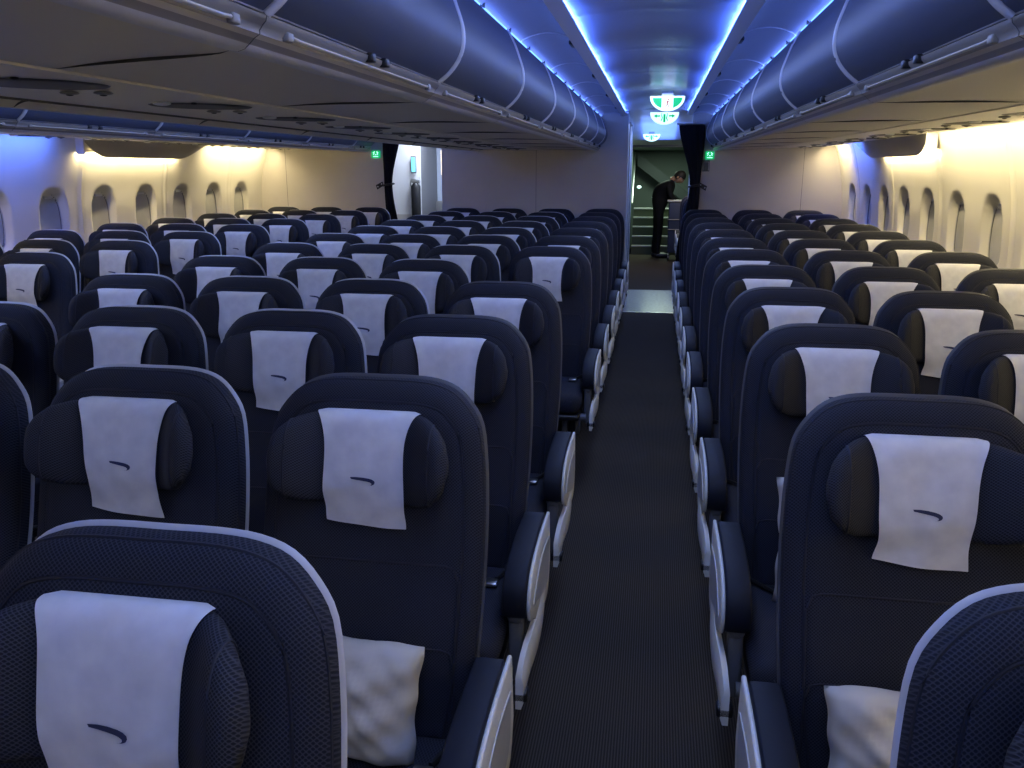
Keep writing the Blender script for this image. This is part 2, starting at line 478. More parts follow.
ORD = ['first', 'second', 'third', 'fourth', 'fifth', 'sixth', 'seventh', 'eighth', 'ninth', 'tenth', 'eleventh', 'twelfth']
X4, X5, W = -.5752, .4949, .523
COLS = [  # x, block text, aisle, own, wall
    (X4-3*W, 'centre-block seat next to the far left aisle', -1, 0, 0),
    (X4-2*W, 'centre-block seat one in from the far left aisle', 0, -1, 0),
    (X4-W, 'centre-block seat one in from the main aisle', 0, -1, 0),
    (X4, 'centre-block seat along the left edge of the main aisle', 1, -1, 0),
    (X5, 'right-block seat along the right edge of the main aisle', -1, 0, 0),
    (X5+W, 'right-block middle seat', 0, -1, 0),
    (X5+2*W, 'right-block seat beside the windows', 0, -1, 1),
    (X4-3*W-1.071-2*W, 'left-block seat beside the windows', 0, -1, 0),
    (X4-3*W-1.071-W, 'left-block middle seat', 0, -1, 0),
    (X4-3*W-1.071, 'left-block seat next to the far left aisle', 1, -1, 0)]
GR = ['centre-block seats', 'centre-block seats', 'centre-block seats', 'centre-block seats'] + ['right-block seats']*3 + ['left-block seats']*3
FIRST = [2, 1, 1, 0, 0, 1, 2, 5, 4, 4]
rr = random.Random(3)
NUDGE = {(3, 0): (-.006, -.02), (3, 1): (.010, 0), (4, 0): (.020, -.01), (4, 1): (.016, 0)}
SEATS = {}
for ci, (x, txt, ais, own, wall) in enumerate(COLS):
    for i in range(FIRST[ci], 12):
        if ci == 3 and i == 4: continue          # the gap seen in the photograph: no aisle seat in this row
        lab = 'navy %s, %s row from the camera' % (txt, ORD[i])
        a = ais
        if ci == 2 and i == 4: a = 1
        dx, dy = NUDGE.get((ci, i), (.008 if ci in (4, 5, 6) else 0, 0))
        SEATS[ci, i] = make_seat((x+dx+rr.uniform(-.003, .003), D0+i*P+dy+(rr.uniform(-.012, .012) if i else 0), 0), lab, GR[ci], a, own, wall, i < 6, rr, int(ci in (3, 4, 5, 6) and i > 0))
        if ci == 3 and i == 5: SEATS[ci, i]['label'] = 'navy seat with pillow on main aisle left edge, behind the missing seat'

# pillows standing on the cushions
def pillow(x, row, label, w=.30, h=.30, tilt=.28, dx=0, rot=0, seed=0):
    rnd = random.Random(seed); mb = MB(); ph = [rnd.uniform(0, 6) for _ in range(6)]
    n = 26
    def fn(side):
        def f(a, b):
            s, t = a*2-1, b*2-1
            e = (1-abs(s)**3.2)*(1-abs(t)**3.2)
            th = .058*max(e, 0)**.45
            cr = .006*math.sin(7*s+ph[0]+3*t)+.005*math.sin(9*t+ph[1]-5*s)+.004*math.sin(14*(s+t)+ph[2])
            px = s*w/2*(1-.06*(1-abs(t))+.015*math.sin(9*t+ph[3])); pz = t*h/2*(1-.05*(1-abs(s))+.02*math.sin(6*s+ph[4]))
            return (px, side*(th+cr*max(e, 0)**.5), pz)
        return f
    mb.grid(fn(1), n, n, PILLOW); mb.grid(fn(-1), n, n, PILLOW)
    me = mb.mesh('pillow', 70)
    bm = bmesh.new(); bm.from_mesh(me); bmesh.ops.remove_doubles(bm, verts=bm.verts[:], dist=.0004); bmesh.ops.recalc_face_normals(bm, faces=bm.faces[:]); bm.to_mesh(me); bm.free()
    o = link('pillow', me, None, (x+dx, D0+row*P-.245-.04, .47+h/2-.004)); o.rotation_euler = (-.22, rot, 0)
    return tag(o, label, 'pillow', 'cream pillows')
pillow(X4, 1, 'crumpled cream pillow propped on the nearest full seat left of the main aisle', dx=.03, w=.27, h=.24, rot=.05, seed=2)
pillow(X5, 1, 'crumpled cream pillow on the near right aisle seat, by the frame\'s bottom right', dx=-.025, w=.27, h=.235, rot=-.04, seed=5)
pillow(X4, 5, 'cream pillow on the aisle seat behind the missing seat', dx=-.06, w=.30, h=.32, seed=8)
pillow(X5, 2, 'cream pillow standing on the third-row seat right of the main aisle', dx=.03, w=.36, h=.33, seed=9)

# ------------------------------------------------------------------ the shell of the cabin
YF, YR = -1.6, 9.9
def z(dz): return ZC+dz
fl = MB(); fl.box(-4.75, 2.03, YF, 9.72, -.05, 0, CARPET); struct('floor', fl)
fl = MB(); fl.box(-4.75, 2.03, 9.72, 11.6, -.05, .002, GFLOOR); struct('floor', fl)
fl = MB(); fl.box(-4.75, 2.03, 11.6, 20, -.05, 0, CARPET); struct('floor', fl)
# seat tracks in the floor are covered; thin pale edge where the carpet meets the vinyl
tr = MB(); tr.box(-.34, .30, 9.70, 9.74, 0, .006, STEEL); struct('trim_1', tr)

HWP = [(0, 3.18), (.3, 3.27), (.7, 3.33), (1.1, 3.345), (1.4, 3.325), (1.6, 3.285), (1.75, 3.245), (1.88, 3.19), (2.0, 3.12)]
def hw(zz):
    for (a, p), (b, q) in zip(HWP, HWP[1:]):
        if zz <= b: 
            t = (zz-a)/(b-a); return p+(q-p)*t
    return HWP[-1][1]
def hws(zz): return (hw(zz-.06)+2*hw(zz)+hw(zz+.06))/4 if zz > .06 else hw(zz)
WY = [6.84+.635*k for k in range(-9, 5)]
SEAMS = [6.53+1.27*k for k in range(-6, 3)]
WZ = 1.185
def wall_off(y, zz):
    o = 0
    for c in SEAMS:
        d = abs(y-c)
        if d < .06: o -= .012*math.exp(-(d/.011)**2) - .010*math.exp(-((d-.028)/.012)**2)
    for c in WY:
        dy, dz = (y-c)/.168, (zz-WZ)/.250
        if abs(dy) < 1 and abs(dz) < 1:
            r = (abs(dy)**2.5+abs(dz)**2.5)**(1/2.5)
            o += .060*sst(1-r, 0, .17)
    # soft dished field round each pair of windows
    return o
def side_wall(name, s):
    mb = MB(); NY = 560; NZ = 92; y0, y1 = YF, YR
    def fn(a, b):
        y = y0+(y1-y0)*a; zz = 1.99*b
        return (HALF+s*(hws(zz)+wall_off(y, zz)), y, zz)
    mb.grid(fn, NY, NZ, WALL)
    return struct(name, mb, 80)
side_wall('wall_left', -1); side_wall('wall_right', 1)
# windows: oval frame line, shade, pull tab
nwin = 0
for s in (-1, 1):
    for c in WY:
        nwin += 1
        mb = MB(); x = HALF+s*(hws(WZ)+.052)
        N = 40
        def ov(t, a, b): 
            cx, cz = math.cos(t), math.sin(t)
            return (a*math.copysign(abs(cx)**.8, cx), b*math.copysign(abs(cz)**.8, cz))
        sh = [ov(2*PI*i/N, .136, .212) for i in range(N)]
        mb.extr([(c+p, WZ+q) for p, q in sh], 'x', *sorted((x-s*.004, x+s*.02)), SHADE)
        mb.tube([(x-s*.006, c+p, WZ+q) for p, q in [ov(2*PI*i/N, .138, .214) for i in range(N)]], .0045, mat_inlay if s else SEAM, 6, True)
        mb.tube([(x-s*.005, c+p, WZ+q) for p, q in [ov(2*PI*i/N, .130, .206) for i in range(N)]], .0022, SEAM, 5, True)
        mb.rbox(*sorted((x-s*.022, x-s*.002)), c-.045, c+.045, WZ+.168, WZ+.192, .006, WHITE)
        struct('window_%d' % nwin, mb, 50)

# bulkhead: three panels with two aisle openings
def bulk(x0, x1, seams=()):
    mb = MB(); mb.box(x0, x1, YR, YR+.05, 0, 2.27, BULK)
    for q in seams: mb.box(q-.002, q+.002, YR-.0015, YR+.01, 0, 2.2, SEAM)
    return struct('wall_rear', mb)
bulk(-2.46, -.335, (-1.36,)); bulk(.36, 2.03, (1.55,)); bulk(-4.75, -3.12, (-4.36,))
# soffits above the openings
mb = MB(); mb.box(-3.12, -2.46, YR, YR+.05, z(.50), 2.3, BULK); struct('wall_rear', mb)
mb = MB(); mb.box(-4.75, 2.03, YF-.05, YF, 0, 2.3, BULK); struct('wall_front', mb)

# ceiling over each aisle; AX = aisle centre
def aisle_ceiling(ax, idx, y1):
    mb = MB()
    # centre panels with slight transverse waves
    def fn(a, b):
        x = -.345+.69*a; y = YF+(y1-YF)*b
        k = (y-3.77)/1.2; fr = k-math.floor(k)
        zz = .602+.026*(1-(x/.345)**2) - .008*math.exp(-((min(fr, 1-fr))/.03)**2)*.6 + .006*math.sin(y*5.2)
        return (ax+x, y, z(zz))
    mb.grid(fn, 14, int((y1-YF)*22), CEIL)
    mb.box(ax-1.2, ax+1.2, YF, y1, z(.66), z(.68), BULK)
    tag(link('ceiling', mb.mesh('ceiling', 60)), kind='structure')
    for s in (-1, 1):
        t = MB()
        prof = [(.326, .578), (.326, .588), (.336, .582), (.372, .572), (.380, .562), (.376, .556), (.336, .568), (.322, .575)]
        t.extr([(ax+s*p, z(q)) for p, q in prof], 'y', YF, y1, STRIP)
        # cove panels, concave, one per bin length
        cp = catmull([(.382, .572), (.43, .588), (.49, .592), (.545, .582), (.585, .566), (.598, .556)], 3)
        L = 1.135; y = YF
        while y < y1-.05:
            ye = min(y+L-.006, y1)
            b = len(t.v)
            for yy in (y, ye):
                for p, q in cp: t.v.append((ax+s*p, yy, z(q)))
            for i in range(len(cp)-1): t.face((b+i, b+i+1, b+len(cp)+i+1, b+len(cp)+i), COVE)
            t.tube([(ax+s*p, ye+.003, z(q)-.001) for p, q in cp], .004, BINEDGE, 6)
            y += L
        # dark latches along the strip
        for k in range(-3, 5):
            yy = 4.27+1.47*k
            if YF < yy < y1-.1: t.rbox(*sorted((ax+s*.374, ax+s*.396)), yy-.06, yy+.06, z(.558), z(.578), .006, BLACK)
        struct('trim_%d' % (idx), t, 45); idx += 1
        # the light line behind the top edge of the bins
        l = MB(); l.box(*sorted((ax+s*.604, ax+s*.614)), YF, y1-.05, z(.552), z(.562), LEDB)
        k = YF+.3
        while k < y1-.2:
            l.box(*sorted((ax+s*.588, ax+s*.618)), k-.006, k+.006, z(.548), z(.566), BLACK); k += .56
        struct('trim_%d' % (idx), l); idx += 1
    return idx
idx = aisle_ceiling(-.035, 2, YR)
idx = aisle_ceiling(-2.685, idx, YR)

# ------------------------------------------------------------------ overhead bins
# profile measured from the aisle centre outward (x), heights relative to the eye
DOOR = catmull([(.600, .246), (.572, .268), (.545, .300), (.529, .340), (.530, .390), (.545, .440), (.566, .495), (.592, .545)], 4)
def bin_mesh_body(ax, s, y0, y1, xin, zin, curve):
    """underside, lip and rail of one bin; its end edges sweep back in a curve under the bin"""
    mb = MB()
    def sx(p): return ax+s*p
    prof = [(.640, .262, 0), (.598, .240, 0), (.600, .232, 0), (.606, .226, 0), (.612, .218, 0), (.612, .212, 0), (.622, .206, 0), (.632, .197, 0), (.640, .190, 0), (.652, .186, 0), (.668, .188, 0)]
    mts = [BLACK, RAIL, RAIL, RAIL, RAIL, BRASS, RAIL, BINEDGE, BINEDGE, BINEDGE]
    n = 14
    for i in range(1, n+1):
        t = i/n; prof.append((.668+(xin-.668)*t, .188+.014*math.sin(t*PI/2)+(zin-.202)*t, t)); mts.append(BINU)
    prof += [(xin, zin+.03, 1), (.70, zin+.06, 1)]; mts += [SEAM, BINU]
    NY = 8; b = len(mb.v); w = len(prof)
    for j in range(NY+1):
        for p, q, t in prof:
            off = curve*(t**.75)*1.0 if t < 1 else curve
            dz = 0
            if t > 0 and j == NY: dz = .006*math.sin(min(t, 1)*PI)
            yy = y0+.0015+(y1-y0-.003)*j/NY+off
            mb.v.append((sx(p), min(yy, YR-.01), z(q)+dz))
    for j in range(NY):
        for i in range(w-1): mb.face((b+j*w+i, b+j*w+i+1, b+(j+1)*w+i+1, b+(j+1)*w+i), mts[i])
    for j in (0, NY): mb.face([b+j*w+i for i in range(w)], SEAM)
    # top and back of the bin box
    mb.box(*sorted((sx(.70), sx(xin-.02))), y0+.01, y1-.01, z(.28), z(.56), BULK)
    return mb.mesh('bin_body', 40)
def bin_door(ax, s, y0, y1):
    mb = MB()
    out = DOOR; inn = [(p+.022, q) for p, q in DOOR]
    poly = [(ax+s*p, z(q)) for p, q in out] + [(ax+s*p, z(q)) for p, q in reversed(inn)]
    mb.extr(poly, 'y', y0+.022, y1-.008, BIN)
    return mb.mesh('door', 30)
def bin_edge(ax, s, y0, y1):
    mb = MB()
    mb.tube([(ax+s*(p+.004), y0+.012, z(q)) for p, q in DOOR], .010, BINEDGE, 8)
    mb.tube([(ax+s*.603, yy, z(.2465)) for yy in (y0+.02, y1-.005)], .003, BINEDGE, 6)
    return mb.mesh('door_edge', 60)
def bin_latch(ax, s, yc):
    mb = MB(); mb.rbox(*sorted((ax+s*.588, ax+s*.612)), yc-.014, yc+.014, z(.226), z(.246), .004, BLACK)
    return mb.mesh('latch', 50)
def bin_rail(ax, s, y0, y1):
    mb = MB()
    mb.tube([(ax+s*.606, y0+.10, z(.222)), (ax+s*.603, y0+.14, z(.2185)), (ax+s*.603, y1-.14, z(.2185)), (ax+s*.606, y1-.10, z(.222))], .0035, BRASS, 6)
    for yy in (y0+.10, y1-.10): mb.rbox(*sorted((ax+s*.600, ax+s*.614)), yy-.012, yy+.012, z(.212), z(.228), .003, RAIL)
    return mb.mesh('hand_rail', 60)
def bin_row(ax, s, ys, xin, zin, curve, text, group):
    n = 0
    for y0, y1 in zip(ys, ys[1:]):
        y1 = min(y1, YR-.04)
        if y1-y0 < .25: continue
        r = tag(empty('overhead_bin', (0, 0, 0)), text % (ORD[n] if n < 12 else str(n)), 'overhead bin', group); n += 1
        r.location = (ax+s*.62, y0, z(.19))
        def add(nm, me, par=r):
            for v in me.vertices: v.co -= Vector(r.location) if True else 0
            return link(nm, me, par)
        add('bin_body', bin_mesh_body(ax, s, y0, y1, xin, zin, curve))
        d = add('door', bin_door(ax, s, y0, y1)); d['label'] = 'curved satin door panel'
        add('door_edge', bin_edge(ax, s, y0, y1), d)
        add('latch', bin_latch(ax, s, (y0+y1)/2-.05), d); add('latch', bin_latch(ax, s, (y0+y1)/2+.05), d)
        add('hand_rail', bin_rail(ax, s, y0, y1))
RB = [2.76-1.14*3+1.14*k for k in range(0, 11)]
LB = [1.40-1.14*2+1.14*k for k in range(0, 11)]
LL = [4.15-1.27*4+1.27*k for k in range(0, 11)]
bin_row(-.035, 1, RB, 1.26, .215, .50, 'overhead bin over the right-hand seats, %s from the camera end', 'right overhead bins')
bin_row(-.035, -1, LB, 1.235, .205, .34, 'overhead bin over the centre seats facing the main aisle, %s from the camera end', 'centre overhead bins on the main aisle')
bin_row(-2.685, 1, LB, .72, .205, .0, 'overhead bin over the centre seats facing the far left aisle, %s in its row', 'centre overhead bins on the far aisle')
bin_row(-2.685, -1, LL, 1.26, .215, .50, 'overhead bin over the left window seats, %s from the camera end', 'left overhead bins')

# service-panel rails under the bins
PSUM = mat('warm_lit_service_rail', (.85, .80, .69), .45)  # warm light falling on the rails is put into this paler colour
def psu_rail(x0, x1, z0, z1, k):
    mb = MB(); mb.extr([(x0, z(z0)), (x1, z(z1)), (x1, z(z1+.03)), (x0, z(z0+.03))], 'y', YF, YR-.01, PSUM)
    return struct('trim_%d' % k, mb)
psu_rail(-1.275, -1.960, .200, .212, 20)
psu_rail(1.230, 1.80, .212, .232, 21); psu_rail(-2.72-1.230, -2.72-1.80, .212, .232, 22)
LENS = mat('dark_lens_recess', (.05, .048, .045), .5)
VENT = mat('vent_grey', (.25, .24, .22), .35)
psu_n = 0
def psu(cx, cy, cz, label, group, sc=1.0):
    r = tag(empty('passenger_service_unit', (cx, cy, cz)), label, 'service panel', group)
    if cx > -2 and cx < 0: r.rotation_euler = (0, math.atan(.012/.685), 0)
    mb = MB(); N = 28
    pts = [(.17*sc*math.cos(2*PI*i/N), .15*math.sin(2*PI*i/N)) for i in range(N)]
    b = len(mb.v)
    for rr_, dz in ((1.0, .0), (.96, -.003), (.80, -.004)):
        mb.v += [(p*rr_, q*rr_, dz) for p, q in pts]
    for k in range(2):
        for i in range(N): mb.face((b+k*N+i, b+k*N+(i+1) % N, b+(k+1)*N+(i+1) % N, b+(k+1)*N+i), LENS)
    mb.face([b+2*N+i for i in range(N)], LENS); mb.face([b+i for i in range(N)], LENS)
    link('panel', mb.mesh('panel', 40), r)
    for dx in (-.06, .04):
        v = MB(); v.sphere((dx, .20, -.006), (.026, .024, .005), VENT, 14, 8); v.sphere((dx, .20, -.011), (.010, .010, .003), BLACK, 10, 6)
        link('air_vent', v.mesh('air_vent', 60), r)
    v = MB(); v.sphere((-.04, -.17, -.004), (.030, .022, .007), WHITE, 14, 6); link('reading_light', v.mesh('reading_light', 60), r)
    v = MB(); v.sphere((.07, -.17, -.004), (.012, .012, .004), BLACK, 10, 6); link('speaker_hole', v.mesh('speaker_hole', 60), r)
for i in range(0, 12):
    y = 2.01+.787*(i-1)
    if y > YR-.3: continue
    psu(-1.52, y, z(.2035), 'oval service panel under the centre bins, %s from the camera' % ORD[i], 'centre service panels')
for i in range(0, 12):
    y = 1.6+.787*i
    if y > YR-.3: continue
    psu(1.53, y, z(.222), 'oval service panel under the right bins, %s from the camera' % ORD[i], 'right service panels')
    psu(-2.72-1.53, y, z(.222), 'oval service panel under the left bins, %s from the camera' % ORD[i], 'left service panels')

# dropped valance over one window bay on each wall
def valance(s, label):
    mb = MB(); y0, y1 = 6.42, (8.45 if s < 0 else 8.75)
    N = 36
    def fn(a, b):
        y = y0+(y1-y0)*a
        e = sst(a, -.02, .17)**.6*(1-sst(a, .70, 1.0)**1.4)     # depth of the drop along its length
        dz = .145*e*b
        o = 3.155+.05*math.sin(b*PI/2)*e
        return (HALF+s*o, y, z(.235-dz - .0*b))
    def f2(a, b): p = fn(a, b); return (p[0]+s*.012, p[1], p[2]+.012)
    mb.grid(fn, N, 8, VAL); mb.grid(f2, N, 8, VAL)
    mb.grid(lambda a, b: (Vector(fn(a, 1)).lerp(Vector(f2(a, 1)), b)), N, 1, VAL)
    r = tag(link('window_valance', mb.mesh('window_valance', 50)), label, 'valance')
    c = MB(); c.box(*sorted((HALF+s*3.15, HALF+s*3.22)), y0-.02, y0+.0, z(.11), z(.235), WHITE)
    link('end_cap', c.mesh('end_cap'), r)
valance(-1, 'grey curved valance dropped over the left wall windows')
valance(1, 'grey curved valance dropped over the right wall windows')

# ------------------------------------------------------------------ exit signs and small signs
def exit_sign(x, y, label, kind, top, sc=.92):
    r = tag(empty('exit_sign', (x, y, z(top-.058*sc))), label, 'exit sign')
    r.scale = (sc, 1, sc)
    mb = MB()
    def half(w, h, zt): return [(w/2*math.cos(PI+PI*i/20), zt+h*math.sin(PI+PI*i/20)) for i in range(21)]
    o = half(.30, .118, .05)
    mb.extr([(-.15, .058)]+[(p, q) for p, q in o]+[(.15, .058)], 'y', -.012, .012, LITW)
    link('housing', mb.mesh('housing', 50), r)
    g = MB()
    if kind == 1:
        inn = half(.255, .092, .043)
        L = [(p, q) for p, q in inn if p <= -.05]; R = [(p, q) for p, q in inn if p >= .05]
        g.extr(L+[(-.05, L[-1][1]-.004), (-.05, .043)], 'y', -.016, -.011, GREEN); g.extr([(.05, .043), (.05, R[0][1]-.004)]+R, 'y', -.016, -.011, GREEN)
        f = MB(); f.sphere((.008, -.015, .030), (.007, .004, .008), FIG, 10, 6)
        f.tube([(.004, -.015, .020), (-.002, -.015, -.008)], .006, FIG, 6); f.tube([(-.002, -.015, -.008), (.010, -.015, -.022), (.006, -.015, -.040)], .004, FIG, 6)
        f.tube([(-.002, -.015, -.008), (-.010, -.015, -.026), (-.020, -.015, -.034)], .004, FIG, 6); f.tube([(-.014, -.015, .006), (.004, -.015, .016), (.018, -.015, .004)], .0035, FIG, 6)
        link('running_figure', f.mesh('running_figure', 50), r)
    else:
        for sx in (-1, 1):
            g.extr([(sx*.115, .020), (sx*.080, .040), (sx*.080, .028), (sx*.045, .028), (sx*.045, .012), (sx*.080, .012), (sx*.080, 0)], 'y', -.016, -.011, GREEN)
            g.tube([(sx*.03, -.0145, .03), (sx*.022, -.0145, .0), (sx*.034, -.0145, -.03)], .006, GREEN, 6)
            g.sphere((sx*.03, -.0145, .040), (.007, .004, .007), GREEN, 8, 5)
        g.box(-.012, .012, -.016, -.011, -.045, .04, GREEN)
    link('green_field', g.mesh('green_field', 30), r)
    b = MB(); b.box(-.05, .05, -.008, .008, .058, .098, mat_inlay); link('mount', b.mesh('mount'), r)
exit_sign(.055, 7.35, 'nearest lit green exit sign with a running figure, on the ceiling', 1, .566)
exit_sign(.045, 9.20, 'lit green exit sign just behind and below the running figure sign', 2, .553, .95)
exit_sign(-.10, 12.2, 'small distant lit exit sign beyond the doorway', 2, .452, .76)
def belt_sign(x, zz, label, w=.095, h=.085, lit=True):
    r = tag(empty('wall_sign', (x, YR-.006, zz)), label, 'sign')
    mb = MB(); mb.rbox(-w/2, w/2, -.006, .006, -h/2, h/2, .003, GREEN if lit else GREYP)
    link('plate', mb.mesh('plate', 50), r)
    g = MB()
    if lit:
        for sx in (-1, 1):
            g.tube([(sx*.030, -.009, .022), (sx*.018, -.009, .012), (sx*.026, -.009, -.004)], .004, LITW, 6)
            g.sphere((sx*.016, -.009, .028), (.006, .003, .006), LITW, 8, 5)
        g.tube([(-.030, -.009, -.024), (.030, -.009, -.024)], .004, LITW, 6); g.tube([(-.008, -.009, -.004), (.008, -.009, -.004)], .004, LITW, 6)
    else:
        g.tube([(-.028, -.009, -.05), (-.028, -.009, .04), (.028, -.009, .04), (.028, -.009, -.05)], .006, mat_inlay, 6)
    link('symbol', g.mesh('symbol', 50), r)
belt_sign(.555, z(.14), 'small green lit sign on the right bulkhead, above a grey plate')
belt_sign(.52, z(.03), 'small grey plate under the green sign on the right bulkhead', .075, .12, False)
belt_sign(-3.24, z(.16), 'small green lit sign on the left bulkhead beside the curtain', .105, .085)

# ------------------------------------------------------------------ curtains
def curtain(x0, label, strap_dir, w=.24, ztop=.455):
    y = YR-.11
    r = tag(empty('curtain', (x0, y, 0)), label, 'curtain', 'tied navy curtains')
    mb = MB()
    H0 = z(ztop)
    def fn(a, b):
        zz = .12+(H0-.12)*b; th = 2*PI*a
        tie = z(-.18)
        pinch = .42+.58*sst(abs(zz-tie), .0, .62) if zz > tie else .42+.28*sst(abs(zz-tie), .0, .7)
        wv = 1+.13*math.sin(9*th)+.06*math.sin(17*th+1+zz*2)
        cx = strap_dir*.07*(1-sst(abs(zz-tie), 0, .8))
        return (cx+w/2*pinch*math.cos(th)*wv, .055*(.6+.4*pinch)*math.sin(th)*wv, zz)
    b, w_ = mb.grid(fn, 120, 40, CURT, True)
    mb.face([b+i for i in range(120)], CURT); mb.face([b+40*120+i for i in range(120)], CURT)
    link('drape', mb.mesh('drape', 80), r)
    s = MB(); tz = z(-.18); N = 20; cx = strap_dir*.07
    s.tube([(cx+.065*math.cos(2*PI*i/N), .054*math.sin(2*PI*i/N), tz+.012*math.cos(2*PI*i/N)) for i in range(N)], .012, BLACK, 8, True)
    link('tie_strap', s.mesh('tie_strap', 60), r)
    k = MB(); d = strap_dir
    k.extr([(cx+d*.05, tz+.035), (cx+d*.13, tz-.005), (cx+d*.115, tz-.055), (cx+d*.04, tz-.01)], 'y', -.062, -.045, BLACK)
    k.sphere((cx+d*.06, -.066, tz+.008), (.008, .005, .008), STEEL, 8, 6); k.sphere((cx+d*.105, -.066, tz-.022), (.008, .005, .008), STEEL, 8, 6)
    link('buckle', k.mesh('buckle', 40), r)
    t = MB(); t.tube([(-w*.62, 0, H0+.012), (w*.62, 0, H0+.012)], .010, STEEL, 8); link('rail', t.mesh('rail', 60), r)
curtain(.335, 'navy curtain tied back at the right of the main aisle doorway', 1)
curtain(-3.0, 'navy curtain tied back beside the green sign at the far left aisle', -1, .19, .33)

# ------------------------------------------------------------------ beyond the bulkhead
# main-aisle doorway: side panels, galley walls, corridor ceiling, far stairs
mb = MB(); mb.box(-.50, -.335, YR+.05, 11.6, 0, 2.2, WHITE); mb.box(-.335, -.318, YR+.3, YR+.36, 0, 2.1, BINEDGE); mb.box(-.335, -.322, 10.9, 10.94, 0, 2.1, GREYP)
struct('wall_galley', mb)
mb = MB(); mb.box(.42, .62, 11.4, 12.2, 0, 2.15, WHITE); mb.box(.36, .42, YR+.05, YR+.12, 0, 2.2, WHITE); struct('wall_galley', mb)
mb = MB(); mb.box(-.62, -.50, 11.6, 19.5, 0, 2.3, STAIRW); struct('wall_corridor', mb)
mb = MB(); mb.box(1.0, 1.1, 12.2, 19.5, 0, 2.3, STAIRW); struct('wall_corridor', mb)
mb = MB(); mb.box(-.62, 1.1, 19.0, 19.1, 0, 2.3, STAIRW); struct('wall_stairwell', mb)
mb = MB()
mb.grid(lambda a, b: (-.62+1.7*a, YR+.0+6.0*b, z(.628-.225*b+.005*math.sin(b*38))), 8, 80, CEIL); struct('ceiling', mb, 60)
mb = MB(); mb.box(-.62, 1.1, 15.9, 19.1, z(.37), z(.40), STAIRW); struct('ceiling', mb)
mb = MB(); mb.box(-.62, 1.1, 15.85, 15.93, z(.368), z(.62), mat('blue_header', (.3, .33, .4), .5)); struct('trim_24', mb)
# staircase rising away from the camera
r = tag(empty('staircase', (-.1, 16.6, 0)), 'green-lit narrow staircase rising behind the crew member', 'stairs')
for k in range(5):
    t = MB(); t.box(-.34, .50, .22*k, .22*k+.24, 0, .165*(k+1), STEP)
    t.rbox(-.34, .50, .22*k-.012, .22*k+.014, .165*(k+1)-.022, .165*(k+1)+.004, .004, WHITE)
    o = link('step', t.mesh('step'), r)
t = MB(); t.extr([(.10, 1.55), (1.30, .30), (1.30, .52), (.10, 1.80)][::-1], 'y', 0, 0.01, STAIRD)
t = MB()
t.extr([(-.42, z(.06)), (.80, z(-.85)), (.80, z(-.60)), (-.42, z(.32))], 'y', 1.95, 2.05, STAIRD)
link('stringer', t.mesh('stringer'), r, (0.1, 0, 0))
t = MB(); t.tube([(-.36, .1, .95), (-.36, 1.5, 1.9)], .018, STEEL, 8); link('handrail', t.mesh('handrail', 50), r)
for sx, yy, zz in ((-.25, .9, 1.23), (.05, 1.1, 1.02)):
    t = MB(); t.sphere((sx, yy, zz), (.045, .03, .03), LITW, 12, 8); link('step_light', t.mesh('step_light', 60), r)
# a few seats of the next cabin on the right of the corridor
for i, yy in enumerate((12.95, 13.74, 14.53)):
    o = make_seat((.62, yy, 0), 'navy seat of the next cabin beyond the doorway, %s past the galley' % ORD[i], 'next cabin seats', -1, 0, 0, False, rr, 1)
# service trolley the crew member leans over
tr_ = tag(empty('service_trolley', (.34, 15.6, 0)), 'dark blue service trolley with pale frame in front of the crew member', 'trolley')
TRB = mat('trolley_blue', (.035, .045, .085), .5)
mb = MB(); mb.rbox(-.12, .14, -.20, .20, .15, 1.02, .012, TRB); link('body', mb.mesh('body', 50), tr_)
mb = MB(); mb.tube([(-.13, -.21, .55), (-.13, -.21, .72), (.13, -.21, .72), (.13, -.21, .55)], .012, GREYP, 8, True); link('frame', mb.mesh('frame', 50), tr_)
mb = MB(); mb.rbox(-.15, .15, -.21, .21, 1.02, 1.05, .008, mat_inlay); link('top', mb.mesh('top', 50), tr_)
for a in (-.1, .1):
    for b in (-.16, .16):
        mb = MB(); mb.tube([(a-.012, b, .045), (a+.012, b, .045)], .045, BLACK, 14); mb.box(a-.006, a+.006, b-.01, b+.01, .08, .16, STEEL); link('wheel', mb.mesh('wheel', 50), tr_)

# left-aisle doorway
mb = MB(); mb.box(-3.55, -3.05, 11.1, 11.16, 0, 2.25, WHITE); mb.box(-3.55, -3.05, 11.085, 11.10, 0, 1.0, BULK); struct('wall_lavatory', mb)
mb = MB(); mb.box(-3.05, -2.3, 12.0, 12.06, 0, 2.25, mat('blue_white_panel', (.50, .56, .68), .45)); struct('wall_lavatory', mb)
mb = MB(); mb.box(-3.10, -3.05, 11.16, 12.0, 0, 2.25, GREYP); struct('wall_lavatory', mb)
mb = MB(); mb.box(-2.46, -2.42, YR+.05, 12.0, 0, 2.25, WHITE); struct('wall_galley', mb)
mb = MB(); mb.box(-3.6, -.5, YR+.05, 12.1, 2.25, 2.3, WHITE); struct('ceiling', mb)
t_ = tag(empty('wall_display', (-3.12, 11.07, z(.05))), 'small narrow lit cyan display in the far left doorway', 'display')
mb = MB(); mb.rbox(-.035, .035, -.02, .006, -.11, .11, .008, GREYP); link('housing', mb.mesh('housing', 50), t_)
mb = MB(); mb.box(-.024, .024, -.024, -.018, -.09, .09, SCREEN); link('screen', mb.mesh('screen'), t_)
t_ = tag(empty('fire_extinguisher', (-3.09, 11.028, z(-.52))), 'black narrow cylinder unit with steel head under the cyan display', 'extinguisher')
mb = MB(); mb.tube([(0, 0, -.2), (0, 0, -.18), (0, 0, .30), (0, 0, .34)], .06, BLACK, 18, radii=[.05, .062, .062, .03]); link('cylinder', mb.mesh('cylinder', 50), t_)
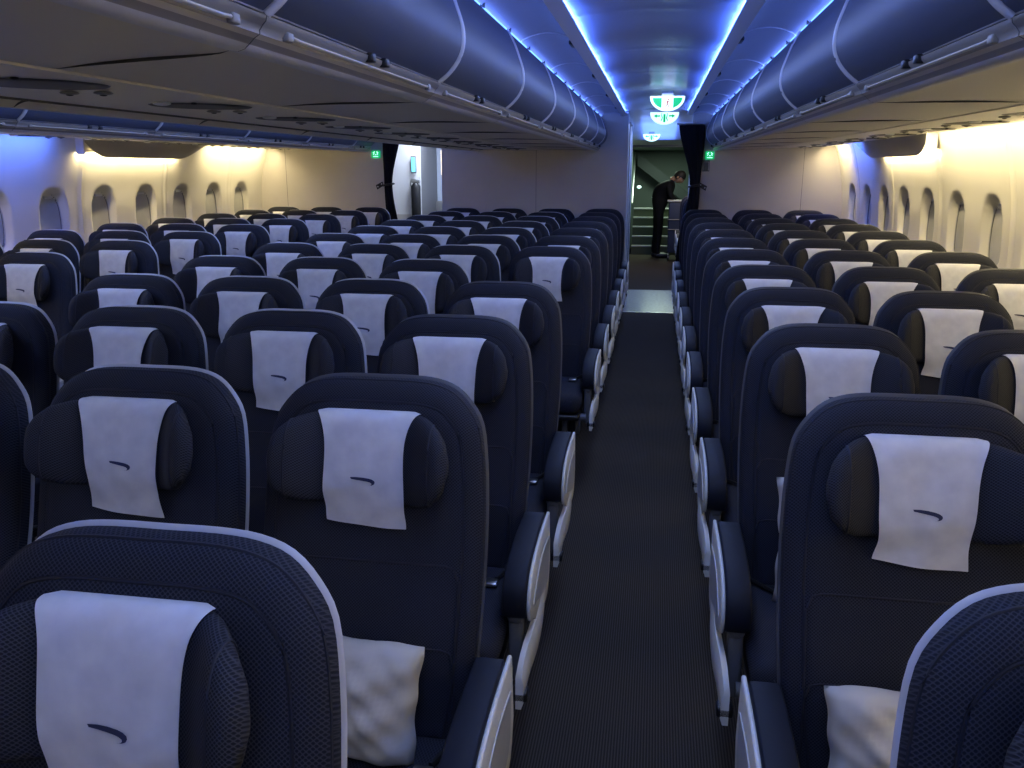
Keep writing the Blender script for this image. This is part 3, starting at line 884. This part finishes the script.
mb = MB(); mb.rbox(-.06, .06, -.03, .03, .34, .39, .01, STEEL); mb.tube([(-.06, 0, .38), (-.075, 0, .30), (-.07, 0, .1)], .010, WHITE, 8); link('valve_head', mb.mesh('valve_head', 50), t_)
t_ = tag(empty('jump_seat', (-2.98, 11.99, z(-.50))), 'folded dark crew seat on the blue panel in the left doorway', 'crew seat')
mb = MB(); mb.rbox(-.20, .18, -.08, 0, -.16, .06, .02, GREYP); link('pad', mb.mesh('pad', 50), t_)
mb = MB(); mb.box(-.20, .18, -.05, 0, -.50, -.17, mat_inlay); link('base', mb.mesh('base', 50), t_)
t_ = tag(empty('vertical_lamp', (-2.455, YR+.14, z(.07))), 'short vertical lit lamp on the edge of the far left doorway', 'lamp')
mb = MB(); mb.rbox(-.03, .01, -.03, .03, -.16, .16, .010, GREYP); link('housing', mb.mesh('housing', 50), t_)
mb = MB(); mb.rbox(-.042, -.028, -.022, .022, -.14, .14, .006, LEDW); link('tube', mb.mesh('tube', 50), t_)

# ------------------------------------------------------------------ crew member leaning forward
def skin_obj(name, nodes, edges, radii, m, parent, levels=2):
    me = bpy.data.meshes.new(name); me.from_pydata(nodes, edges, []); me.materials.append(m)
    o = link(name, me, parent)
    sk = o.modifiers.new('skin', 'SKIN'); sk.use_smooth_shade = True
    if not me.skin_vertices: 
        pass
    lay = me.skin_vertices[0].data if me.skin_vertices else None
    if lay is not None:
        for i, rd in enumerate(radii): lay[i].radius = rd if isinstance(rd, tuple) else (rd, rd); lay[i].use_root = (i == 0)
    su = o.modifiers.new('sub', 'SUBSURF'); su.levels = levels; su.render_levels = levels
    return o
def ensure_skin(nodes, edges, radii, name, m, parent, levels=2):
    # adds the skin layer through bmesh so no operators are needed
    me = bpy.data.meshes.new(name); bm = bmesh.new(); lay = bm.verts.layers.skin.verify()
    vs = [bm.verts.new(n) for n in nodes]
    for i, v in enumerate(vs):
        rd = radii[i]; v[lay].radius = rd if isinstance(rd, tuple) else (rd, rd); v[lay].use_root = (i == 0)
    for a, b in edges: bm.edges.new((vs[a], vs[b]))
    bm.to_mesh(me); bm.free(); me.materials.append(m)
    o = link(name, me, parent)
    sk = o.modifiers.new('skin', 'SKIN'); sk.use_smooth_shade = True
    su = o.modifiers.new('sub', 'SUBSURF'); su.levels = levels; su.render_levels = levels
    return o
pr = tag(empty('person', (.06, 16.05, 0)), 'crew member in black uniform with short dark hair, leaning forward over the trolley', 'person')
# local frame: faces +x, a little toward the camera (-y)
N_ = [(0, 0, .93), (.01, 0, 1.06), (.05, -.01, 1.20), (.13, -.02, 1.31), (.25, -.03, 1.37),           # pelvis, waist, chest, shoulders, neck base
      (-.01, -.09, .88), (.01, -.10, .50), (-.02, -.10, .10), (.05, -.12, .05),                        # near leg
      (-.03, .09, .88), (-.04, .10, .50), (-.08, .10, .10), (-.01, .11, .05),                          # far leg
      (.14, -.20, 1.28), (.19, -.24, 1.10), (.30, -.20, .98),                                          # near arm
      (.14, .17, 1.28), (.20, .20, 1.10), (.32, .14, 1.00)]
E_ = [(0, 1), (1, 2), (2, 3), (3, 4), (0, 5), (5, 6), (6, 7), (7, 8), (0, 9), (9, 10), (10, 11), (11, 12), (3, 13), (13, 14), (14, 15), (3, 16), (16, 17), (17, 18)]
R_ = [(.165, .18), (.165, .18), (.18, .20), (.17, .18), (.068, .068), (.10, .095), (.068, .068), (.050, .050), (.040, .04), (.095, .095), (.068, .068), (.05, .05), (.04, .04),
      (.066, .066), (.05, .05), (.036, .036), (.066, .066), (.05, .05), (.036, .036)]
ensure_skin(N_, E_, R_, 'body', SUIT, pr)
hd = MB()
def headf(u, v):
    a = 2*PI*u; t = PI*(.001+.998*v)
    x, y, zz = math.sin(t)*math.cos(a), math.sin(t)*math.sin(a), math.cos(t)
    rx = .095; ry = .075; rz = .118
    if zz < 0: rx *= 1+.18*zz; ry *= 1+.28*zz
    X, Y, Z = x*rx, y*ry, zz*rz
    X += .020*math.exp(-((y/.22)**2+((zz+.12)/.14)**2)) if x > 0 else 0            # nose
    X -= .008*math.exp(-(((abs(y)-.38)/.15)**2+((zz-.05)/.12)**2)) if x > 0 else 0  # eye sockets
    X += .006*math.exp(-((y/.3)**2+((zz+.45)/.08)**2)) if x > 0 else 0             # lips
    return (X, Y, Z)
hd.grid(headf, 32, 24, SKIN, True)
for sy in (-1, 1):
    hd.sphere((-.005, sy*.077, -.005), (.020, .010, .030), SKIN, 10, 8)
    hd.sphere((.080, sy*.028, .006), (.010, .012, .007), WHITE, 8, 6); hd.sphere((.088, sy*.028, .006), (.004, .006, .006), BLACK, 8, 6)
hd.tube([(.092, -.022, -.052), (.099, 0, -.050), (.092, .022, -.052)], .004, mat('lip', (.4, .16, .14), .5), 6)
hd.tube([(-.03, 0, -.06), (-.07, 0, -.15)], .05, SKIN, 14)
h = link('head', hd.mesh('head', 70), pr, (.335, -.04, 1.435)); h.rotation_euler = (0, math.radians(48), math.radians(-22))
hr = MB()
def hairf(u, v):
    a = 2*PI*u; t = PI*.62*v+.001
    x, y, zz = math.sin(t)*math.cos(a), math.sin(t)*math.sin(a), math.cos(t)
    k = 1.09
    lim = .30 if x > .35 else -.5
    zz2 = max(zz, lim)
    return (x*.095*k-.006, y*.077*k, zz2*.118*1.08)
hr.grid(hairf, 32, 14, HAIR, True)
link('hair', hr.mesh('hair', 60), h)
for base, sy in (((.30, -.20, .98), -1), ((.32, .14, 1.00), 1)):
    bx, by, bz = base
    n = [(bx, by, bz), (bx+.05, by+.0, bz-.02), (bx+.085, by, bz-.035)]; ed = [(0, 1), (1, 2)]; ra = [(.026, .022), (.034, .02), (.036, .016)]
    for k, (dy, ln) in enumerate(((-.028, .060), (-.010, .072), (.010, .068), (.028, .052))):
        i0 = len(n); n += [(bx+.10, by+dy, bz-.045), (bx+.10+ln*.5, by+dy, bz-.062), (bx+.10+ln*.8, by+dy, bz-.085)]; ed += [(2, i0), (i0, i0+1), (i0+1, i0+2)]; ra += [.010, .009, .008]
    i0 = len(n); n += [(bx+.055, by-sy*.035, bz-.025), (bx+.085, by-sy*.05, bz-.04)]; ed += [(1, i0), (i0, i0+1)]; ra += [.011, .009]
    ensure_skin(n, ed, ra, 'hand', SKIN, pr, 1)
for sx, sy in ((.06, -.12), (.0, .11)):
    mb = MB(); mb.rbox(sx-.12, sx+.15, sy-.045, sy+.045, 0, .085, .03, BLACK, 3); link('shoe', mb.mesh('shoe', 60), pr)

# ------------------------------------------------------------------ lights
def area(name, loc, rot, sx, sy, col, e, spread=PI):
    l = bpy.data.lights.new(name, 'AREA'); l.shape = 'RECTANGLE'; l.size = sx; l.size_y = sy; l.color = col; l.energy = e; l.spread = spread
    o = bpy.data.objects.new(name, l); C.objects.link(o); o.location = loc; o.rotation_euler = rot
    return o
BLUE = (.07, .17, 1.0); LBLUE = (.14, .26, 1.0); WARM = (1.0, .82, .46); NEUT = (1.0, .90, .78)
CAB = YR-YF; YM = (YR+YF)/2
for ax in (-.035, -2.685):
    for s in (-1, 1):
        # bin-top line, shining up into the cove panel and across the ceiling
        area('bin_top_light', (ax+s*.600, YM, z(.549)), (0, s*math.radians(150), 0), .012, CAB-.1, LBLUE, 7.0)
        # line hidden behind the strip beside the ceiling panel
        area('ceiling_edge_light', (ax+s*.340, YM, z(.589)), (0, s*math.radians(97), 0), .014, CAB-.1, BLUE, 15.0)
def wall_light(s, y0, y1, col, e):
    area('wall_wash_light', (HALF+s*3.10, (y0+y1)/2, z(.222)), (0, s*math.radians(-28), 0), .05, y1-y0, col, e*(y1-y0))
wall_light(1, YF+.1, 6.4, WARM, 3.9); wall_light(1, 8.4, 9.25, BLUE, 3.5); wall_light(1, 9.3, 9.8, WARM, 4.4)
wall_light(-1, YF+.1, 5.1, WARM, 3.0); wall_light(-1, 5.15, 6.1, BLUE, 3.5); wall_light(-1, 8.45, 9.8, WARM, 4.4)
for s in (-1, 1): area('valance_light', (HALF+s*3.228, 7.2, z(.13)), (0, s*math.radians(-8), 0), .02, 1.5, WARM, 6)
# galley, corridor and stair lamps, then one added fill
area('galley_light', (0, 10.8, z(.50)), (0, 0, 0), .4, .5, (.30, .45, 1.0), 9)
area('corridor_light', (0, 13.0, z(.40)), (PI, 0, 0), .5, 3.0, (.12, .25, 1.0), 9)
area('galley_light', (-2.8, 10.8, 2.2), (0, 0, 0), .4, .5, (.70, .80, 1.0), 14)
area('stair_light', (.1, 17.4, z(.35)), (0, 0, 0), .6, .4, (.75, 1.0, .78), 16)
area('crew_fill', (.45, 14.4, z(.42)), (0, 0, 0), .3, 2.4, (1, .86, .70), 8)  # unseen fill, added to brighten the crew member
# added fill below the two ceilings, for the dim light throughout the cabin
for ax in (-.035, -2.685):
    area('ceiling_fill', (ax, 3.2, z(.585)), (0, 0, 0), .3, 9.0, (.40, .54, .96), 25.0)

w = bpy.data.worlds.new('world'); S.world = w; w.use_nodes = True
w.node_tree.nodes['Background'].inputs[0].default_value = (.02, .03, .05, 1); w.node_tree.nodes['Background'].inputs[1].default_value = .3

# ------------------------------------------------------------------ camera
cam = bpy.data.cameras.new('camera'); co = bpy.data.objects.new('camera', cam); C.objects.link(co); S.camera = co
cam.sensor_width = 36; cam.lens = 36*855/1024; cam.clip_start = .02
co.location = (0, 0, ZC)
co.rotation_mode = 'XYZ'
co.rotation_euler = (PI/2-.2468, 0, .1639)
vs = S.view_settings
S.display_settings.display_device = 'sRGB'
vs.view_transform = 'Standard'; vs.look = 'None'; vs.exposure = 0.9; vs.gamma = 1.0; vs.use_curve_mapping = False
